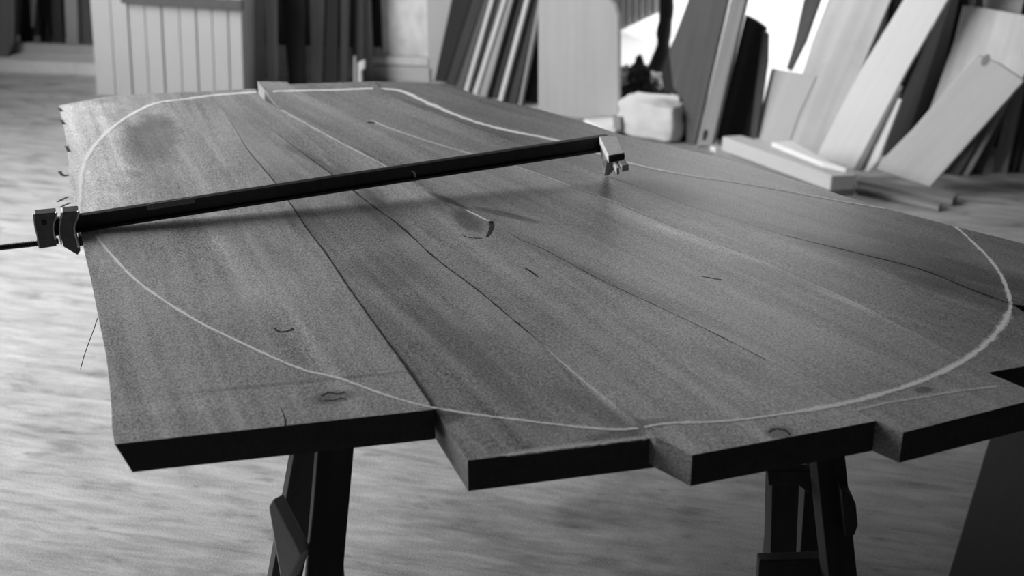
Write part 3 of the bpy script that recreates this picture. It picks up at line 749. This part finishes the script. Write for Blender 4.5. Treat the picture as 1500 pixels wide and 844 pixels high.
# hanging black tarpaulin strip
bm = bmesh.new(); yb_ = 5.50
cen = [(977,-60,11),(977,-20,11),(977,0,11),(976,20,9.5),(974,42,9.5),(972,62,9),(969,80,12),(964,96,16),(960,112,22),(960,128,26),(964,140,24)]
pts3 = [at_y(x, y, yb_) for x, y, r in cen]; rad = [r/F*5.75 for x, y, r in cen]
pts3.insert(0, Vector((pts3[0].x-.01, yb_, 2.36))); rad.insert(0, .04)
tube(bm, pts3, .02, 14, radii=rad)
bmesh.ops.subdivide_edges(bm, edges=bm.edges[:], cuts=1, use_grid_fill=True)
for v in bm.verts:
    v.co += Vector((noise.noise(v.co*16), noise.noise(v.co*16+Vector((9,0,0)))*.6, 0))*.012
tarp = mesh_obj('black_tarpaulin', bm, M_CLOTH, smooth=True); tag(tarp, 'black tarpaulin hanging as a narrow strip in the bright doorway', 'tarpaulin')
# boards right of the doorway strip
G4 = 'tall boards leaning round the bright doorway'
lean('leaning_board', [(1032,-60),(1080,-60),(1018,212),(1006,212),(1002,150),(986,128),(980,76),(1008,0)], (1010,216), 9, .02, M_DGREY, ((1040,0),(1000,200)), 'broad dark grey board right of the hanging tarpaulin', group=G4, push=.03)
lean('leaning_board', [(985,60),(1012,60),(1016,214),(994,216),(994,140),(972,135),(968,110)], (1008,218), 9, .02, M_BLACK, ((1000,60),(1008,210)), 'black board showing between the pale block and the broad dark grey board', group=G4, push=.07)  # added board, its black face stands in for shadow
lean('leaning_board', [(1084,-60),(1106,-60),(1043,211),(1020,215)], (1030,217), 9, .03, M_MID, ((1083,0),(1031,200)), 'narrow lighter board with a dark knot near its foot', group=G4)
lean('leaning_board', [(1092,22),(1108,30),(1121,40),(1117,80),(1106,204),(1047,206)], (1075,212), 9, .02, M_BLACK, ((1105,30),(1080,200)), 'dark short-topped board right of the knotted board', group=G4, push=.03)
lean('leaning_board', [(1117,44),(1125,50),(1124,90),(1108,204),(1098,204)], (1100,214), 9, .015, M_DGREY, ((1121,50),(1103,200)), 'grey narrow edge board beside the bright opening', group=G4)
kb = lean('leaning_board', [(1190,-60),(1222,-60),(1180,60),(1158,104),(1152,100),(1164,60)], (1120,216), 12, .02, M_DGREY, ((1200,-60),(1155,100)), 'dark wedge-pointed board slanting across the bright opening', group=G4)
lean('leaning_board', [(1130,100),(1150,104),(1176,108),(1196,112),(1170,170),(1152,222),(1130,212),(1105,200)], (1130,214), 14, .018, M_PALE, ((1165,110),(1125,205)), 'pale split board leaning low below the bright opening', group=G4, push=-0.03)
G5 = 'big pale sheets leaning on the right wall'
lean('leaning_sheet', [(1235,-60),(1330,-60),(1262,100),(1200,232),(1150,222),(1133,212),(1168,130),(1190,60)], (1165,224), 14, .018, M_STAIN, ((1270,-20),(1170,220)), 'stained pale sheet with a brown cloud-shaped mark', 'sheet', G5, push=0)
lean('leaning_sheet', [(1360,-60),(1424,-60),(1388,0),(1330,100),(1252,248),(1195,230),(1262,100)], (1225,246), 14, .02, M_WHITE, ((1370,-20),(1225,240)), 'brightest white board slanting in front of the stained sheet', 'sheet', G5, push=-0.035)
for q, mt, lb_ in (([(1318,120),(1322,128),(1262,250),(1250,248)], M_MID, 'thin grey edge board right of the brightest white board'),
                   ([(1316,130),(1320,140),(1268,250),(1258,250)], M_DGREY, 'thin dark strip amid the narrow edge boards'),
                   ([(1314,142),(1321,146),(1294,216),(1286,236),(1272,253),(1263,250),(1280,212)], M_WHITE, 'thin bright strip with a broken pointed top')):
    lean('leaning_batten', q, (1266,256), 14, .012, mt, ((1318,140),(1265,245)), lb_, group='thin strips beside the brightest board', push=-0.075)
lean('leaning_board', [(1395,-40),(1440,-40),(1404,120),(1392,230),(1290,232),(1318,150),(1345,90)], (1320,250), 14, .02, M_DARK, ((1400,0),(1330,220)), 'dark broad board in the gap between pale sheets', group=G4, push=0.12)
lean('leaning_board', [(1402,-30),(1412,-30),(1372,150),(1330,200),(1345,150)], (1330,252), 14, .02, M_BLACK, ((1405,0),(1350,180)), 'black narrow board in the gap between pale sheets', group=G4, push=0.085)
lean('leaning_board', [(1410,8),(1445,12),(1500,22),(1545,34),(1497,117),(1385,225),(1352,266),(1312,254),(1330,222),(1362,160),(1398,60)], (1385,268), 14, .02, M_STAIN, ((1440,10),(1370,240)), 'grey-white board with square top behind the diagonal board', group=G5, push=0.03)
lean('leaning_board', [(1452,-60),(1530,-60),(1500,0),(1480,86),(1455,96),(1440,50),(1440,0)], (1440,262), 14, .02, M_PALE, ((1480,-60),(1460,90)), 'pale board filling the top right corner', group=G5, push=-0)
dg = lean('leaning_board', [(1362,274),(1284,248),(1290,236),(1336,190),(1362,160),(1432,80),(1462,92),(1500,118)], (1358,276), 14, .025, M_PALE, ((1310,255),(1465,92)), 'wide pale board leaning diagonally toward the right', group=G5, push=-0.1)
# knot in the diagonal board and the knotted board
def disc_on(parent, px, py, w, h, rot, mat, nm, extra=.0006):
    m = parent.matrix_world; n = Vector((m[0][2], m[1][2], m[2][2])); p0 = m.translation
    c = on_plane(px, py, p0, n)+n*extra; x = Vector((m[0][0], m[1][0], m[2][0])); y = Vector((m[0][1], m[1][1], m[2][1]))
    bm = bmesh.new(); vs = []
    for k in range(20):
        a = 2*math.pi*k/20; rr = 1+.18*noise.noise(Vector((math.cos(a)*2, math.sin(a)*2, px)))
        u = math.cos(a)*w*rr; v = math.sin(a)*h*rr
        vs.append(bm.verts.new(c+x*(u*math.cos(rot)-v*math.sin(rot))+y*(u*math.sin(rot)+v*math.cos(rot))))
    bm.faces.new(vs); mesh_obj(nm, bm, mat, parent)
disc_on(dg, 1444, 88, .012, .02, .3, M_MID, 'knot')
for o in list(C.objects):
    if o.get('label', '').startswith('narrow lighter board'): disc_on(o, 1033, 198, .009, .022, 0, M_BLACK, 'knot')
G6 = 'dark boards in shadow at the right border'
for a0, a1, b0, b1, yb, mt, lb_ in ((1470,1492,1372,1398,268,M_DGREY,'grey slanting board end under the diagonal board'),
        (1492,1500,1400,1412,270,M_MID,'thin grey strip next right of the slanting board end'),
        (1478,1496,1412,1432,268,M_DGREY,'narrow dark grey upright left of the lighter upright'),
        (1486,1504,1450,1472,266,M_MID,'lighter grey upright near the right border'),
        (1506,1520,1474,1484,266,M_DARK,'dark thin upright near the right border'),
        (1520,1560,1484,1520,268,M_DGREY,'grey board cut by the right border')):
    lean('leaning_board', [(a0,110),(a1,110),(b1,yb),(b0,yb-2)], ((b0+b1)/2, yb+1), 14, .02, mt, (((a0+a1)/2,110),((b0+b1)/2,yb)), lb_, group=G6, push=.10)

# ------------------------------------------------------------------ lumber lying on the floor in front of the leaning boards
def lying(name, pts, ztop, thick, mat, label, group='planks lying on the floor before the right wall', grain=None, bevel=.003):
    P = [at_z(a, b, ztop) for a, b in pts]
    g = grain or (pts[0], pts[1]); yv = (at_z(*g[1], ztop)-at_z(*g[0], ztop)).normalized(); zv = Vector((0, 0, 1)); xv = yv.cross(zv)
    m = frame(P[0]-Vector((0, 0, thick)), xv, yv, zv); mi = m.inverted()
    bm = bmesh.new(); prism(bm, [mi @ p for p in P], Vector((0, 0, -thick)))
    o = mesh_obj(name, bm, mat, mtx=m, bevel=bevel); tag(o, label, 'plank', group); return o
lying('lying_plank', [(1058,200),(1218,258),(1253,256),(1246,245),(1085,198)], .11, .05, M_PALE, 'bright plank on top of the low pile, dark square end')
lying('lying_plank', [(1048,212),(1218,272),(1253,270),(1085,208)], .058, .04, M_MID, 'plank beneath the bright one in the low pile')
lying('lying_plank', [(1040,214),(1135,250),(1160,248),(1070,211)], .017, .016, M_WHITE, 'thin bright board on the floor left of the low pile')
lying('lying_sheet', [(1130,208),(1205,238),(1240,246),(1215,236),(1160,206)], .13, .018, M_WHITE, 'bright offcut lying on the low pile against the sheets')
lying('lying_plank', [(1252,275),(1376,303),(1380,298),(1262,270)], .018, .016, M_MID, 'thin floor strip nearest the table at right')
lying('lying_plank', [(1256,264),(1396,292),(1403,284),(1262,258)], .026, .022, M_MID, 'floor strip right of the low pile, below the diagonal board')
lying('lying_plank', [(855,174),(896,196),(904,190),(904,170)], .03, .025, M_WHITE, 'white offcut on the floor under the tall panel')
# dark sheet on the floor under the right end of the table
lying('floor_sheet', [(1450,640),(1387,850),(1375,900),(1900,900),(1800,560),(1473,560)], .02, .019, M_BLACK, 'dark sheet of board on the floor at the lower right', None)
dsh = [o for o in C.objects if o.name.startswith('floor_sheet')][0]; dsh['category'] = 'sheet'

# corrugated iron outside the doorway
cp0 = on_plane(935, 30, RW0 - rwn*1.2, rwn)
n_ = 64; bm = bmesh.new(); prevc = None
ua = (on_plane(860, 0, cp0, rwn)-RW0).dot(rwd); ub = (on_plane(968, 0, cp0, rwn)-RW0).dot(rwd)
def zb_at(u):
    zA = on_plane(905, 47, cp0, rwn).z; uA = (on_plane(905, 47, cp0, rwn)-RW0).dot(rwd)
    zC = on_plane(968, 17, cp0, rwn).z; uC = (on_plane(968, 17, cp0, rwn)-RW0).dot(rwd)
    return zA+(zC-zA)*(u-uA)/(uC-uA)
nc = 220; off = (cp0-RW0).dot(-rwn)
for i in range(nc+1):
    u = ua+(ub-ua)*i/nc; y = off+.012*math.sin(2*math.pi*u/.036)
    a = bm.verts.new((u, y, zb_at(u))); b = bm.verts.new((u, y, 2.6))
    if prevc: bm.faces.new((prevc[0], a, b, prevc[1]))
    prevc = (a, b)
cs = mesh_obj('corrugated_sheet', bm, M_GALV, mtx=mR, smooth=True)
so = cs.modifiers.new('thickness', 'SOLIDIFY'); so.thickness = .0012
tag(cs, 'corrugated iron sheet seen outside through the doorway', 'sheet')

# ------------------------------------------------------------------ light
w = bpy.data.worlds.new('world'); SC.world = w; w.use_nodes = True
bg = w.node_tree.nodes['Background']; bg.inputs[0].default_value = (1, 1, 1, 1); bg.inputs[1].default_value = 2.3
def area(name, loc, direction, sx, sy, power, spread=180):
    l = bpy.data.lights.new(name, 'AREA'); l.shape = 'RECTANGLE'; l.size = sx; l.size_y = sy; l.energy = power; l.spread = math.radians(spread)
    o = bpy.data.objects.new(name, l); o.location = loc; o.rotation_euler = Vector(direction).to_track_quat('-Z', 'Y').to_euler(); C.objects.link(o); return o
area('window_light', (wx+.02, (wy0+wy1)/2, (wz0+wz1)/2), (1, 0, 0), wz1-wz0, wy1-wy0, 195)
dc = RW0+rwd*((u0+u1)/2)-rwn*.2
area('doorway_light', (dc.x, dc.y, 1.3), rwn, 2.0, u1-u0, 12)
